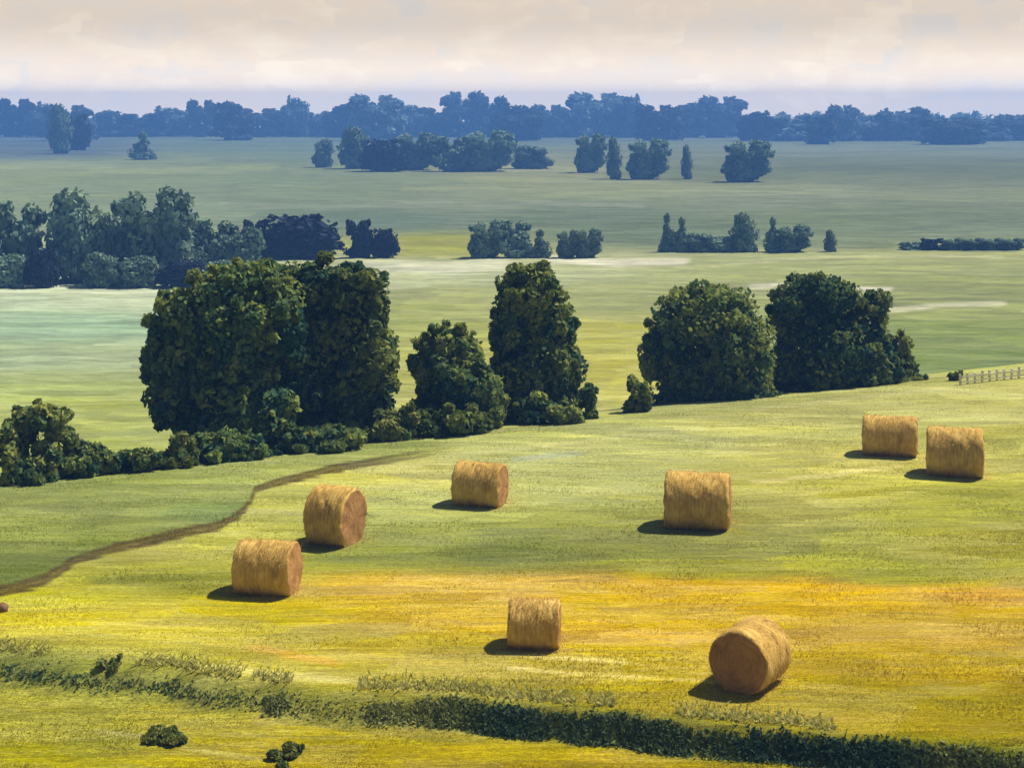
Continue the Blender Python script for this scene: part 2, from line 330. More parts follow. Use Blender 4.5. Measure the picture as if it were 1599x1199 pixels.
def field_colour(x, y, z):
    Yc = np.maximum(y, 8.)
    hay_s = (y-edge_y(x))/1.169
    # plan position written as a place on the photograph; hay field lies near z = 0, the plain near z = -9
    base = np.where(y < bank_y(x)-.1, -.55, 0.)
    px = PX0+F*x/Yc; py = PY0+F*(H-base)/Yc; pv = PY0+F*(H-PLAIN)/Yc
    wx = px+70*fnoise(x*.35, y*.35, 31, 3)*np.clip(900/(py+1), .3, 3); wy = py+16*fnoise(x*.25, y*.9, 32, 4)
    near = scatter_mix(np.clip(wx, -200, 1800), np.clip(wy, 560, 1215), HAY, 210, 40)
    left = scatter_mix(wx, wy, LEFT, 120, 30)
    def over(base_c, c, f): f = np.clip(f, 0, 1)[:, None]; return base_c*(1-f)+lin(c)*f
    n1 = fnoise(x*1.4, y*3, 40, 4); n2 = fnoise(x*.5, y*4, 41, 4)
    # left meadow beyond the track
    ty = line_y(px, TRACK)
    isl = sstep(-4, 4, ty-py+14*n1)*sstep(720, 640, px)
    near = near*(1-isl[:, None])+left*isl[:, None]
    d = np.abs(py-ty)
    wid = np.interp(px, [0, 120, 300, 400, 640, 720], [11, 9, 9, 7, 7, 2])
    near = over(near, (112, 98, 52), sstep(1.1, .45, (d+13*n1+8*n2)/wid)*sstep(690, 540, px)*.85)
    near = over(near, (84, 70, 40), sstep(.6, .1, np.abs(d-wid*.55+5*n2)/wid)*sstep(720, 620, px)*.6)
    # darker green strip left of the first bale and swaths of leftover hay
    near = over(near, (132, 138, 58), sstep(9, 3, np.abs(py-(905-(px-140)*.03))+8*n1)*sstep(120, 160, px)*sstep(420, 330, px)*.7)
    for ln, w, c, a in (([(1040, 1042), (930, 1032), (860, 1028), (780, 1020)], 4, (226, 214, 140), .8), ([(1120, 1066), (960, 1055), (880, 1052), (800, 1044)], 4.5, (228, 218, 140), .9),
                        ([(1000, 1045), (1110, 1040)], 4, (220, 204, 120), .7), ([(1180, 752), (1290, 742), (1400, 728)], 5, (218, 208, 130), .8),
                        ([(400, 1010), (520, 1035)], 7, (206, 164, 40), .85), ([(330, 1040), (430, 1052), (520, 1060), (640, 1076), (800, 1090)], 7, (212, 206, 120), .85),
                        ([(60, 990), (180, 1002), (300, 1010)], 6, (206, 196, 92), .6), ([(810, 716), (900, 708)], 6, (176, 186, 150), .7),
                        ([(160, 1142), (240, 1150)], 5, (216, 206, 130), .6), ([(290, 1168), (400, 1184)], 5, (216, 206, 120), .6),
                        ([(1180, 640), (1330, 620), (1480, 606)], 5, (214, 208, 140), .7), ([(700, 712), (900, 690), (1100, 668)], 5, (206, 204, 140), .6),
                        ([(690, 1000), (560, 992)], 5, (214, 200, 90), .5)):
        dd = poly_dist(px, py, ln, 3.0)/3.0
        near = over(near, c, sstep(w, w*.3, dd+5*n2+2*n1)*a)
    gb = sstep(-6, 8, wy-np.interp(px, [440, 700, 1000, 1250, 1600], [915, 902, 906, 914, 940]))*sstep(1012, 965, wy)*sstep(400, 640, px)
    near = over(near, (208, 180, 64), gb*(.72+.4*n2))
    near = over(near, (214, 196, 34), sstep(930, 955, py)*sstep(1035, 990, py)*sstep(560, 300, px)*.55)
    near = over(near, (190, 164, 28), sstep(990, 1020, py)*sstep(250, 600, px)*(.42+.5*n2))
    # darker, greener strip along the bank
    bd = y-bank_y(x)
    near = over(near, (126, 134, 62), sstep(.7, .15, np.abs(bd)+.4*n1)*.6)
    # plain
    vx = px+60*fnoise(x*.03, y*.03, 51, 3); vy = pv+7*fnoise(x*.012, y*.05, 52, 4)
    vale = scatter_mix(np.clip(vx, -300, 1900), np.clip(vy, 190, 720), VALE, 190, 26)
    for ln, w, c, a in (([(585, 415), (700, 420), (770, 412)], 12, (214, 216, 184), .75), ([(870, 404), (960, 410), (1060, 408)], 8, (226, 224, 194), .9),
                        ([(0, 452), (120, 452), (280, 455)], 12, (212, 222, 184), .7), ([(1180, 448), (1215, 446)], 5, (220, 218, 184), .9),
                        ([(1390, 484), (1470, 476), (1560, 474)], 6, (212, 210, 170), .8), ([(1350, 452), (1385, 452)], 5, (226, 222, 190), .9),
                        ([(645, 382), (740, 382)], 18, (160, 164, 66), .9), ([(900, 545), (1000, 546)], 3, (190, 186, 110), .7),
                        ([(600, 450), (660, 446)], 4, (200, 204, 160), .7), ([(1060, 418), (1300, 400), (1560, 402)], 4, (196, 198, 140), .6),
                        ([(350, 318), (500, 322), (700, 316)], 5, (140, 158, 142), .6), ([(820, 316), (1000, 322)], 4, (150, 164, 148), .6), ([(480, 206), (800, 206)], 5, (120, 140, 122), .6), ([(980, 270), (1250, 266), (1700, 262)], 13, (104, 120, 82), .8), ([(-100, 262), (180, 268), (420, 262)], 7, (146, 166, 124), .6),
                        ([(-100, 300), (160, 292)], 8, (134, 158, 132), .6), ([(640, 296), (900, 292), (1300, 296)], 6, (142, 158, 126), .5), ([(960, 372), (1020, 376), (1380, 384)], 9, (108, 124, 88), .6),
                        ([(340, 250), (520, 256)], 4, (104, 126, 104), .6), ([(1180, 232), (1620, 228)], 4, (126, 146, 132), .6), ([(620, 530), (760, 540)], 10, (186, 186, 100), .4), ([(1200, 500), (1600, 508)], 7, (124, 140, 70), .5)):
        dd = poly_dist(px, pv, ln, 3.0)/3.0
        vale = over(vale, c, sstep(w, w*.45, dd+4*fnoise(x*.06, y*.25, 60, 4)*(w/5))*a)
    fa = sstep(200, 480, y)[:, None]; vale = vale*(1-fa)+vale*np.array([1.22, 1.04, .70])*fa      # far fields warmed in colour to offset the blue of the haze
    k = sstep(2, 12, hay_s)[:, None]
    # bank below the crest, in long grass
    near = over(near, (120, 134, 70), sstep(-2, 1.5, hay_s)*sstep(12, 4, hay_s)*.3)
    c = near*(1-k)+vale*k; m = c.mean(1, keepdims=True); c = np.maximum(m+(c-m)*(1.13-.09*k), .004)
    return np.clip(c*ALB, .004, .9)
ground = build_ground()

# ------------------------------------------------------------------ foliage
rng = np.random.default_rng(7)
def leaves(P, Nrm, size, rng, aspect=1.5, jitter=.7, verts=6):
    """irregular leaf sprays at P facing Nrm -> V, F"""
    n = len(P)
    Nr = Nrm+jitter*rng.normal(size=(n, 3)); Nr /= np.linalg.norm(Nr, axis=1)[:, None]
    T = rng.normal(size=(n, 3)); T -= (T*Nr).sum(1)[:, None]*Nr; T /= np.linalg.norm(T, axis=1)[:, None]
    B = np.cross(Nr, T)
    ang = np.linspace(0, 2*np.pi, verts, endpoint=False)
    rad = 1+.35*(rng.random((n, verts))-.5)*2
    sz = size*(.6+.8*rng.random(n))
    a = np.cos(ang)[None]*rad*sz[:, None]*.5*aspect; b = np.sin(ang)[None]*rad*sz[:, None]*.5
    V = P[:, None]+a[..., None]*T[:, None]+b[..., None]*B[:, None]+(.12*sz[:, None]*(rng.random((n, verts))-.5))[..., None]*Nr[:, None]
    return V.reshape(-1, 3), np.arange(n*verts).reshape(n, verts)
def crown_mesh(name, clumps, n, size, m, seed=0, hollow=.55, spread=.60, wildness=.30):
    """clumps: (cx,cy,cz,rx,ry,rz). Sprays fill each clump, thickest near its skin, each sub-clump with its own tint."""
    g = np.random.default_rng(seed); P = []; Nn = []; T = []
    cl = np.array(clumps, float); area = (cl[:, 3]*cl[:, 5]+cl[:, 3]*cl[:, 4]+cl[:, 4]*cl[:, 5]); area /= area.sum()
    for c, w in zip(cl, area):
        k = max(40, int(n*w))
        nb = max(9, int(k/100))                         # boughs inside the clump
        d = g.normal(size=(nb, 3)); d /= np.linalg.norm(d, axis=1)[:, None]
        rd = .25+spread*g.random((nb, 1))**.6; wild = g.random((nb, 1)) < wildness; rd = np.where(wild, .88+.30*g.random((nb, 1)), rd)
        bc = c[:3]+d*c[3:]*rd
        br = np.where(wild[:, 0], .10+.14*g.random(nb), .24+.26*g.random(nb)); tb = np.clip(.65*g.random(nb)+.4*g.random()+.12*d[:, 2]-.05, 0, 1)  # upper boughs shifted to lighter tones, sunlit tops put into the tint
        which = g.integers(0, nb, k)
        q = g.normal(size=(k, 3)); q /= np.linalg.norm(q, axis=1)[:, None]
        q = np.sign(q)*np.abs(q)**(.8)
        rr = (hollow+(1-hollow)*g.random(k)**.5)[:, None]
        p = bc[which]+q*c[3:]*br[which][:, None]*rr
        stray = g.random(k) < .015
        p[stray] = c[:3]+(p[stray]-c[:3])*1.1
        out = (p-c[:3])/c[3:]; nr = .55*out/np.maximum(np.linalg.norm(out, axis=1), .2)[:, None]+.6*q+np.array([0, 0, .15])
        P.append(p); Nn.append(nr); T.append(np.clip(tb[which]*.85+.3*g.random(k)-.08, 0, 1))
    P = np.concatenate(P); Nn = np.concatenate(Nn); Nn /= np.linalg.norm(Nn, axis=1)[:, None]; T = np.concatenate(T)
    V, Fc = leaves(P, Nn, size, g)
    me = np_mesh(name, V, Fc, 6)
    a = me.attributes.new('tint', 'FLOAT', 'FACE'); a.data.foreach_set('value', T.astype(np.float32))
    me.materials.append(m); return me
def tube(V, Fc, pts, radii, sides=8):
    b0 = len(V)
    for i, (p, r) in enumerate(zip(pts, radii)):
        d = (pts[min(i+1, len(pts)-1)]-pts[max(i-1, 0)]).normalized(); s = d.orthogonal().normalized(); t = d.cross(s)
        for k in range(sides):
            a = 2*math.pi*k/sides; V.append(p+r*(math.cos(a)*s+math.sin(a)*t))
    for i in range(len(pts)-1):
        for k in range(sides):
            Fc.append((b0+i*sides+k, b0+i*sides+(k+1) % sides, b0+(i+1)*sides+(k+1) % sides, b0+(i+1)*sides+k))
    Fc.append(tuple(b0+(len(pts)-1)*sides+k for k in range(sides)))
def trunk_mesh(h, clumps, r0, seed):
    g = random.Random(seed); V, Fc = [], []
    top = Vector((clumps[0][0]*.5, clumps[0][1]*.5, h*.72)); n = 7
    pts = [Vector((0, 0, -.5)).lerp(top, i/(n-1))+Vector((g.uniform(-1, 1), g.uniform(-1, 1), 0))*.03*h*(i > 0) for i in range(n)]
    tube(V, Fc, pts, [r0*(1.25 if i == 0 else 1)*(1-.8*i/(n-1)) for i in range(n)], 9)
    for c in clumps:
        e_ = Vector(c[:3]); t = min(.85, max(.25, (e_.z/h)*.6)); s = pts[int(t*(n-1))]
        mid = s.lerp(e_, .5)+Vector((g.uniform(-.2, .2), g.uniform(-.2, .2), .08*h*.5)); r = r0*.42
        tube(V, Fc, [s, s.lerp(mid, .5), mid, e_], [r, r*.75, r*.5, r*.12], 6)
        for q in range(3):
            e2 = e_+Vector((g.uniform(-.8, .8)*c[3], g.uniform(-.8, .8)*c[4], g.uniform(-.4, .8)*c[5]))
            tube(V, Fc, [mid, mid.lerp(e2, .55)+Vector((0, 0, .1)), e2], [r*.4, r*.25, r*.06], 5)
    return V, Fc
def plant(name, label, cat, px, Y, clumps_px, n, size, m, group=None, seed=0, depth=.85, r0=None, base=None, trunk_name='trunk'):
    """a tree or shrub standing at column px, Y metres off; clumps are (column, row, half-width, half-height) of its crown"""
    X = (px-PX0)/F*Y; z0 = gz(X, Y); root = empty(name, (X, Y, z0)); tag(root, label, cat, group)
    g = random.Random(seed*7+3); cl = []
    for i, (cx, cy, rx, ry) in enumerate(clumps_px):
        p = at(cx, cy, Y); a, b = rx/F*Y, ry/F*Y; dy = g.uniform(-.8, .8)*a*.7
        cl.append((p.x-X, dy, p.z-z0, a, max(a, b)*depth, b))
    # boughs at the back give the crown its depth
    hh = max(c[2]+c[5] for c in cl)
    me = crown_mesh('crown', cl, n, size, m, seed)
    o = bpy.data.objects.new('crown', me); C.objects.link(o); o.parent = root
    V, Fc = trunk_mesh(hh, cl, r0 or hh*.028, seed)
    mesh_obj(trunk_name, V, Fc, M_bark, root, True)
    return root

def edge_Y(px): return 64.8/(1-.605*(px-PX0)/F)
G1 = 'broad trees along the far edge of the hay field'
plant('broadleaf_tree', 'left half of the largest dark green tree clump behind the hay field edge', 'tree', 345, edge_Y(345)+6,
      [(345, 458, 58, 44), (290, 500, 48, 52), (262, 560, 42, 58), (375, 520, 62, 62), (398, 448, 44, 40), (432, 500, 46, 62), (318, 548, 62, 62), (272, 620, 44, 42), (345, 620, 78, 66), (400, 640, 60, 60), (372, 690, 72, 55), (315, 680, 44, 40)], 68000, .16, M_leaf, G1, 1)
plant('broadleaf_tree', 'tall right half of the largest tree clump with a yellow green top', 'tree', 520, edge_Y(520)+6.5,
      [(522, 448, 62, 42), (472, 480, 46, 46), (574, 480, 38, 50), (585, 550, 38, 52), (520, 530, 70, 66), (440, 452, 46, 44), (414, 462, 34, 40), (420, 540, 50, 66), (460, 590, 60, 66), (562, 620, 48, 54), (480, 645, 78, 64), (510, 690, 80, 40)], 68000, .16, M_leaf, G1, 2)
plant('broadleaf_tree', 'short rounded grey green tree left of the tall narrow tree', 'tree', 705, edge_Y(705)+5,
      [(702, 556, 48, 42), (664, 590, 26, 42), (722, 606, 54, 48), (690, 655, 50, 42), (752, 640, 34, 50)], 30000, .155, M_leaf, G1, 3)
plant('broadleaf_tree', 'tall narrow tree with stacked lobes standing in the middle of the field edge', 'tree', 835, edge_Y(835)+6.5,
      [(822, 452, 48, 38), (797, 510, 28, 60), (848, 512, 46, 48), (872, 575, 38, 52), (826, 585, 56, 58), (800, 645, 46, 42), (872, 635, 38, 40)], 46000, .155, M_leaf, G1, 4)
plant('broadleaf_tree', 'wide round dark tree right of the gap with the small twin tipped shrub', 'tree', 1105, edge_Y(1105)+7,
      [(1108, 496, 78, 46), (1050, 528, 44, 46), (1030, 566, 28, 38), (1152, 545, 50, 58), (1092, 585, 72, 50), (1140, 615, 66, 36), (1058, 620, 46, 30)], 50000, .155, M_leaf, G1, 5)
plant('broadleaf_tree', 'rightmost big dark tree with a raised round lobe on its right side', 'tree', 1290, edge_Y(1290)+7,
      [(1272, 472, 62, 42), (1236, 500, 34, 40), (1362, 478, 30, 26), (1300, 535, 76, 52), (1262, 580, 64, 50), (1346, 572, 50, 48), (1225, 600, 30, 35)], 50000, .155, M_leaf, G1, 6)
G2 = 'shrubs along the far edge of the hay field'
def shrub(label, px, dY, cl, n, m=M_leaf, seed=0, size=.22, name='shrub', group=G2):
    return plant(name, label, 'shrub', px, edge_Y(px)+dY, cl, n, size, m, group, seed, r0=.07, trunk_name='stem')
shrub('paler rounded shrub at the foot of the rightmost big tree', 1400, 5.5, [(1395, 545, 28, 36), (1404, 575, 26, 30), (1385, 590, 34, 18)], 5280, M_leafy, 11, .15)
shrub('low dark shrub trailing right from the rightmost big tree', 1425, 4, [(1405, 596, 28, 10), (1440, 594, 16, 7)], 1680, M_leaf, 12, .15)
shrub('small dark shrub with two upright tips in the gap between the trees', 995, 4, [(988, 612, 10, 26), (1006, 618, 10, 26), (996, 642, 20, 22)], 4320, M_leaf, 13, .15)
shrub('small boxy shrub at the right foot of the tall narrow tree', 920, 3.5, [(920, 625, 14, 24), (922, 648, 15, 16)], 2400, M_leaf, 14, .15)
shrub('low blackish shrub under the short rounded grey green tree', 700, 3, [(700, 660, 34, 24), (740, 660, 30, 26), (668, 668, 26, 26)], 6240, M_leaf, 15, .15)
shrub('dark sprawling shrub below the tall narrow tree', 850, 3.2, [(835, 645, 36, 26), (880, 650, 26, 18)], 4080, M_leaf, 16, .15)
shrub('paler low shrub between the largest clump and the short rounded tree', 622, 3.5, [(612, 668, 36, 26), (640, 655, 22, 22), (592, 690, 30, 16)], 4320, M_leafy, 17, .15)
shrub('dark low shrub at the foot of the largest clump, left of centre', 340, 3, [(340, 712, 40, 34), (385, 712, 34, 30)], 6240, M_leaf, 18, .15)
shrub('dark low shrub at the foot of the largest clump, right of centre', 470, 3, [(455, 700, 46, 30), (520, 692, 50, 24)], 6720, M_leaf, 19, .15)
shrub('yellow topped bush at the far left end of the field edge', 45, 3.5, [(55, 655, 42, 24), (70, 685, 38, 30), (20, 700, 24, 55), (62, 735, 46, 38)], 10080, M_leafy, 20, .15)
shrub('dark low shrub right of the yellow topped bush', 130, 3, [(120, 725, 40, 30), (150, 735, 34, 26)], 5760, M_leaf, 21, .15)
shrub('low grey green shrub midway between the yellow topped bush and the largest clump', 212, 3, [(205, 732, 46, 24), (225, 715, 28, 18)], 5280, M_leaf, 22, .15)
shrub('upright shrub touching the left side of the largest clump', 283, 3, [(285, 710, 22, 38), (262, 728, 30, 24)], 4800, M_leafy, 23, .15)
shrub('small dark bush at the left end of the pale fence', 1492, 1.5, [(1490, 590, 8, 6), (1496, 586, 5, 6)], 960, M_leaf, 24, .15)

# hedge plants on the plain, from shared crowns
def template(kind, n, m, seed):
    g = random.Random(seed)
    if kind == 'dome': cl = [(0, 0, .55, .48, .46, .42), (-.25, .1, .4, .26, .3, .3), (.26, -.1, .38, .25, .3, .3), (0, 0, .28, .45, .42, .28)]
    elif kind == 'block': cl = [(-.22, 0, .74, .27, .3, .25), (.22, .1, .72, .28, .3, .26), (-.2, -.1, .36, .29, .3, .33), (.2, 0, .32, .3, .3, .32), (0, .1, .55, .34, .34, .3)]
    elif kind == 'tall': cl = [(0, 0, .74, .36, .36, .26), (-.15, 0, .5, .36, .36, .3), (.14, .1, .4, .36, .36, .34), (0, 0, .2, .4, .4, .22)]
    else: cl = [(0, 0, .80, .17, .17, .22), (-.05, 0, .56, .28, .28, .26), (.05, 0, .34, .38, .38, .28), (0, 0, .14, .48, .48, .18)]
    cl.append((0, 0, .15, .44, .42, .18))
    cm = crown_mesh('crown', cl, n, .055 if kind != 'spire' else .045, m, seed, .3, .54, .04)
    V, Fc = trunk_mesh(.9, cl, .03, seed); tm = bpy.data.meshes.new('trunk'); tm.from_pydata([v for v in V], [], Fc); tm.update(); tm.materials.append(M_bark)
    return cm, tm
KINDS = ('dome', 'block', 'tall', 'spire')
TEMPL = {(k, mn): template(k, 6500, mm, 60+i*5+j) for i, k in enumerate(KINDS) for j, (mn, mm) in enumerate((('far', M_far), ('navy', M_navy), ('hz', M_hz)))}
def far_plant(name, label, cat, px, top, base, width, kind='dome', mn='far', group=None, dY=0, seed=0):
    Y = (H-PLAIN)*F/(base-PY0)+dY; X = (px-PX0)/F*Y; z0 = gz(X, Y)-.2
    hgt = at(px, top, Y).z-z0; wd = width/F*Y
    root = empty(name, (X, Y, z0)); tag(root, label, cat, group)
    cm, tm = TEMPL[(kind, mn)]
    for nm, me in (('crown', cm), ('trunk', tm)):
        o = bpy.data.objects.new(nm, me); C.objects.link(o); o.parent = root
        o.rotation_euler.z = 0 if (seed+int(px)) % 2 else math.pi
        o.scale = (wd, max(wd, hgt*.5)*.9, hgt)
    return root
GM = 'trees at the left end of the middle treeline'
for px, top, w, k, lb in ((25, 318, 100, 'block', 'grey green tree cut by the left edge of the picture in the middle treeline'),
                          (112, 300, 105, 'tall', 'tall pale teal tree second from the left edge in the middle treeline'),
                          (178, 330, 70, 'dome', 'lower teal tree between the tall and the square topped tree'),
                          (240, 297, 135, 'block', 'broad square topped teal tree left of the navy domed tree'),
                          (385, 352, 60, 'dome', 'small grey green tree touching the left side of the navy trees'),
                          (335, 345, 80, 'block', 'low grey green tree just left of the navy trees')):
    far_plant('hedgerow_tree', lb, 'tree', px, top, 440 if px < 300 else 425, w, k, 'far', GM)
for px, top, w, lb in ((15, 395, 60, 'grey bush at the left picture edge under the middle treeline'), (65, 380, 55, 'dark navy bush second from the left under the middle treeline'),
                       (160, 392, 60, 'grey bush below the tall teal tree'), (215, 398, 70, 'grey bush below the square topped teal tree'), (285, 400, 80, 'wide navy bush at the right end of the left bush row'),
                       (345, 405, 60, 'low grey bush left of and below the navy domed tree')):
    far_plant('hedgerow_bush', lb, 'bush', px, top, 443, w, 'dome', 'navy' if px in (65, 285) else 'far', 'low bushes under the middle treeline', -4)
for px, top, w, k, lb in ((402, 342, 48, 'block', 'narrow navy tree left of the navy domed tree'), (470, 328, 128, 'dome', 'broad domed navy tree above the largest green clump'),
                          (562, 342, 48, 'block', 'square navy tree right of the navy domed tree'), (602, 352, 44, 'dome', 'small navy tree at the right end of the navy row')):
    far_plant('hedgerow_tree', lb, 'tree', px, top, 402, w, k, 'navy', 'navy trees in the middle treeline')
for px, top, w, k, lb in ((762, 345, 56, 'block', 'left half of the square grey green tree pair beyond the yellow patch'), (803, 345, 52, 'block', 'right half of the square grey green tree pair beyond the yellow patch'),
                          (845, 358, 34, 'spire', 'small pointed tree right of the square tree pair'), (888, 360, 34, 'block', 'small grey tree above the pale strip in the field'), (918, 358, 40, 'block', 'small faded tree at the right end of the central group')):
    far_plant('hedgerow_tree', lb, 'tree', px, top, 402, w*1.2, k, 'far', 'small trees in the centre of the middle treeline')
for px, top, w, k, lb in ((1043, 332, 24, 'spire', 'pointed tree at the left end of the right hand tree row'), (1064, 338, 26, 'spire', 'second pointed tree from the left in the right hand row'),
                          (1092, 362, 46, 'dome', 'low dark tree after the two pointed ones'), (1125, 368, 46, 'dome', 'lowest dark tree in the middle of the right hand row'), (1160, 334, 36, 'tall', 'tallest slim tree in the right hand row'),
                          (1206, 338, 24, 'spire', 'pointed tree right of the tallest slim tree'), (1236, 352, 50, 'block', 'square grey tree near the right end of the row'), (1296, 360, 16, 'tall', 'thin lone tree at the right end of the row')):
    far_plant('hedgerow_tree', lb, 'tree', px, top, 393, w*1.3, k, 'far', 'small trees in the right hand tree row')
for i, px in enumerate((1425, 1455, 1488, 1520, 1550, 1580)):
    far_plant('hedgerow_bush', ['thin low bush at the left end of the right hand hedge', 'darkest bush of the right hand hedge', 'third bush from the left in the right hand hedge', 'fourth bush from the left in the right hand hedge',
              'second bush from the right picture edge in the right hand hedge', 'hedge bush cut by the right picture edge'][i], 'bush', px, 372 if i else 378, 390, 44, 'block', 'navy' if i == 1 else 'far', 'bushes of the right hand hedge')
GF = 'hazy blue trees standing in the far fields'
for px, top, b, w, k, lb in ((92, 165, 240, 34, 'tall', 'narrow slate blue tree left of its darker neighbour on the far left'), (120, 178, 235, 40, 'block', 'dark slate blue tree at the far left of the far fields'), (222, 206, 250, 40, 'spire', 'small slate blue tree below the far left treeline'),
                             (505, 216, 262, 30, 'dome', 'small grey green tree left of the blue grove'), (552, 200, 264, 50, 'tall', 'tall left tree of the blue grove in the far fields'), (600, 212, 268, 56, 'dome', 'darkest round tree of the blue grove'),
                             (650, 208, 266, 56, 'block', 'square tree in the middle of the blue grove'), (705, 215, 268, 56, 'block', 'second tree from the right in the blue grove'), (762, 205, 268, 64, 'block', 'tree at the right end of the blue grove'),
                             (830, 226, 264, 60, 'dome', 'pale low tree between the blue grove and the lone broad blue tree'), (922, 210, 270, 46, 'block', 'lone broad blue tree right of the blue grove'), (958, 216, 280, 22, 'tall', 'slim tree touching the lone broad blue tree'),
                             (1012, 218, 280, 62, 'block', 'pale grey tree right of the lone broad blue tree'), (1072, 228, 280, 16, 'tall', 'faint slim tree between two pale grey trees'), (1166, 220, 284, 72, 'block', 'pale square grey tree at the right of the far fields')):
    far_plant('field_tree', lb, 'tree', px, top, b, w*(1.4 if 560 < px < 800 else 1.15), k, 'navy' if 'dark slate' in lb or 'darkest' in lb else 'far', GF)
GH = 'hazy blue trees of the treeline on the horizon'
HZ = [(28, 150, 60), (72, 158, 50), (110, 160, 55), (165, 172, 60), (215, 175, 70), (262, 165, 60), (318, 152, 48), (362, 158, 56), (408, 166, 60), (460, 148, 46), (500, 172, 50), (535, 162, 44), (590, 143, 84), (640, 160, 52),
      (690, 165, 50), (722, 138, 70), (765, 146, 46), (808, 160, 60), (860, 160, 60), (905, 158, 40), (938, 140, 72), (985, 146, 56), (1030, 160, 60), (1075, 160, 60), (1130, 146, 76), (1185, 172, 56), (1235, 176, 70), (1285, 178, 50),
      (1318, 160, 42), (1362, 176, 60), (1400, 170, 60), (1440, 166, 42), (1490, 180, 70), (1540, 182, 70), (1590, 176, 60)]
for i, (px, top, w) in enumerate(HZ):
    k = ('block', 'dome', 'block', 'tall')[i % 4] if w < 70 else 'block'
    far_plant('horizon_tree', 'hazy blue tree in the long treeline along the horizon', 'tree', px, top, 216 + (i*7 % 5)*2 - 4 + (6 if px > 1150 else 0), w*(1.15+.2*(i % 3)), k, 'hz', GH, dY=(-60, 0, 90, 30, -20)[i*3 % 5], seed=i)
# the wood behind them, one mass
cl = []
g = random.Random(5)
for i in range(90):
    X = -620+i*14+g.uniform(-5, 5); Y = 1500+g.uniform(-60, 120); hh = g.uniform(13, 19)
    cl.append((X, Y, gz(X, Y)+hh*.5, g.uniform(9, 16), 12, hh*.62))
me = crown_mesh('distant_wood', cl, 22000, 2.4, M_far, 77)
o = bpy.data.objects.new('distant_wood', me); C.objects.link(o); tag(o, 'hazy blue wood filling the gaps along the horizon', 'wood', kind='stuff')

# ------------------------------------------------------------------ grass on the bank and in the field
def blades(name, P, hgt, wid, m, label, cat, seed, lean=.35, tint=None):
    g = np.random.default_rng(seed); n = len(P)
    a = g.random(n)*2*np.pi; h = hgt*(.5+.9*g.random(n)) if np.isscalar(hgt) else hgt
    side = np.stack([np.cos(a), np.sin(a), np.zeros(n)], 1)*(wid*(.6+.8*g.random(n)))[:, None]*.5
    b = g.random(n)*2*np.pi; ln = np.stack([np.cos(b), np.sin(b), np.zeros(n)], 1)*(h*lean*g.random(n))[:, None]
    up = np.zeros((n, 3)); up[:, 2] = h
    V = np.stack([P-side, P+side, P+ln*.4+up*.6+side*.8, P+ln+up, P+ln*.4+up*.6-side*.8], 1).reshape(-1, 3)
    me = np_mesh(name, V, np.arange(n*5).reshape(n, 5), 5)
    t = me.attributes.new('tint', 'FLOAT', 'FACE'); t.data.foreach_set('value', (g.random(n) if tint is None else tint).astype(np.float32))
    me.materials.append(m); o = bpy.data.objects.new(name, me); C.objects.link(o); tag(o, label, cat, kind='stuff'); return o
g = np.random.default_rng(3)
n = 90000
x = g.uniform(-16, 16, n); cl = fnoise(x*.8, x*0, 70, 3)
y = bank_y(x)+g.normal(size=n)*.11-.08
dens = fnoise(x*.35, x*0+9.1, 73, 3)+.02*x+.02
keep = g.random(n) < np.clip(.36+2.6*cl+2.2*dens-.004*x+.35*fnoise(x*1.9, y*6, 75, 2), .05, .9)
x, y, cl = x[keep], y[keep], cl[keep]
P = np.stack([x, y, ground_z(x, y)-.02], 1)
tn = np.clip(.40+1.3*fnoise(x*.45, y*0+2.2, 90, 3)+.35*g.random(len(x))+.25*np.exp(-((x+4)/2.2)**2)-.014*x, 0, 1)
P[:, 2] += (.01+.075*np.clip(1+2.2*cl, .2, 2.2)*g.random(len(x))**1.4)
nr = np.tile(np.array([0, -.6, .6]), (len(P), 1))+.5*g.normal(size=(len(P), 3)); V, Fc = leaves(P, nr, .042, g, 2.2, .6)
me = np_mesh('bank_sedge', V, Fc, 6); t = me.attributes.new('tint', 'FLOAT', 'FACE'); t.data.foreach_set('value', tn.astype(np.float32)); me.materials.append(M_sedge)
o = bpy.data.objects.new('bank_sedge', me); C.objects.link(o); tag(o, 'dark green low growth along the bank in the foreground', 'ground cover', kind='stuff')
q = g.random(len(P)) < .14
Pb = P[q]; Pb[:, 2] = ground_z(Pb[:, 0], Pb[:, 1])-.02
blades('bank_grass', Pb, .17, .016, M_sedge, 'thin dark grass blades along the bank in the foreground', 'grass', 8, .9, tn[q])
n = 9000
x = g.uniform(-16, 16, n); y = bank_y(x)+.45+np.abs(g.normal(size=n))*.35; k = fnoise(x*.5, y*0, 71, 3) > -.06
x, y = x[k], y[k]; P = np.stack([x, y, ground_z(x, y)-.02], 1)
blades('tall_grass', P, .11, .04, M_dry, 'pale yellow tall grass on the crest of the low bank', 'grass', 9, 1.6)

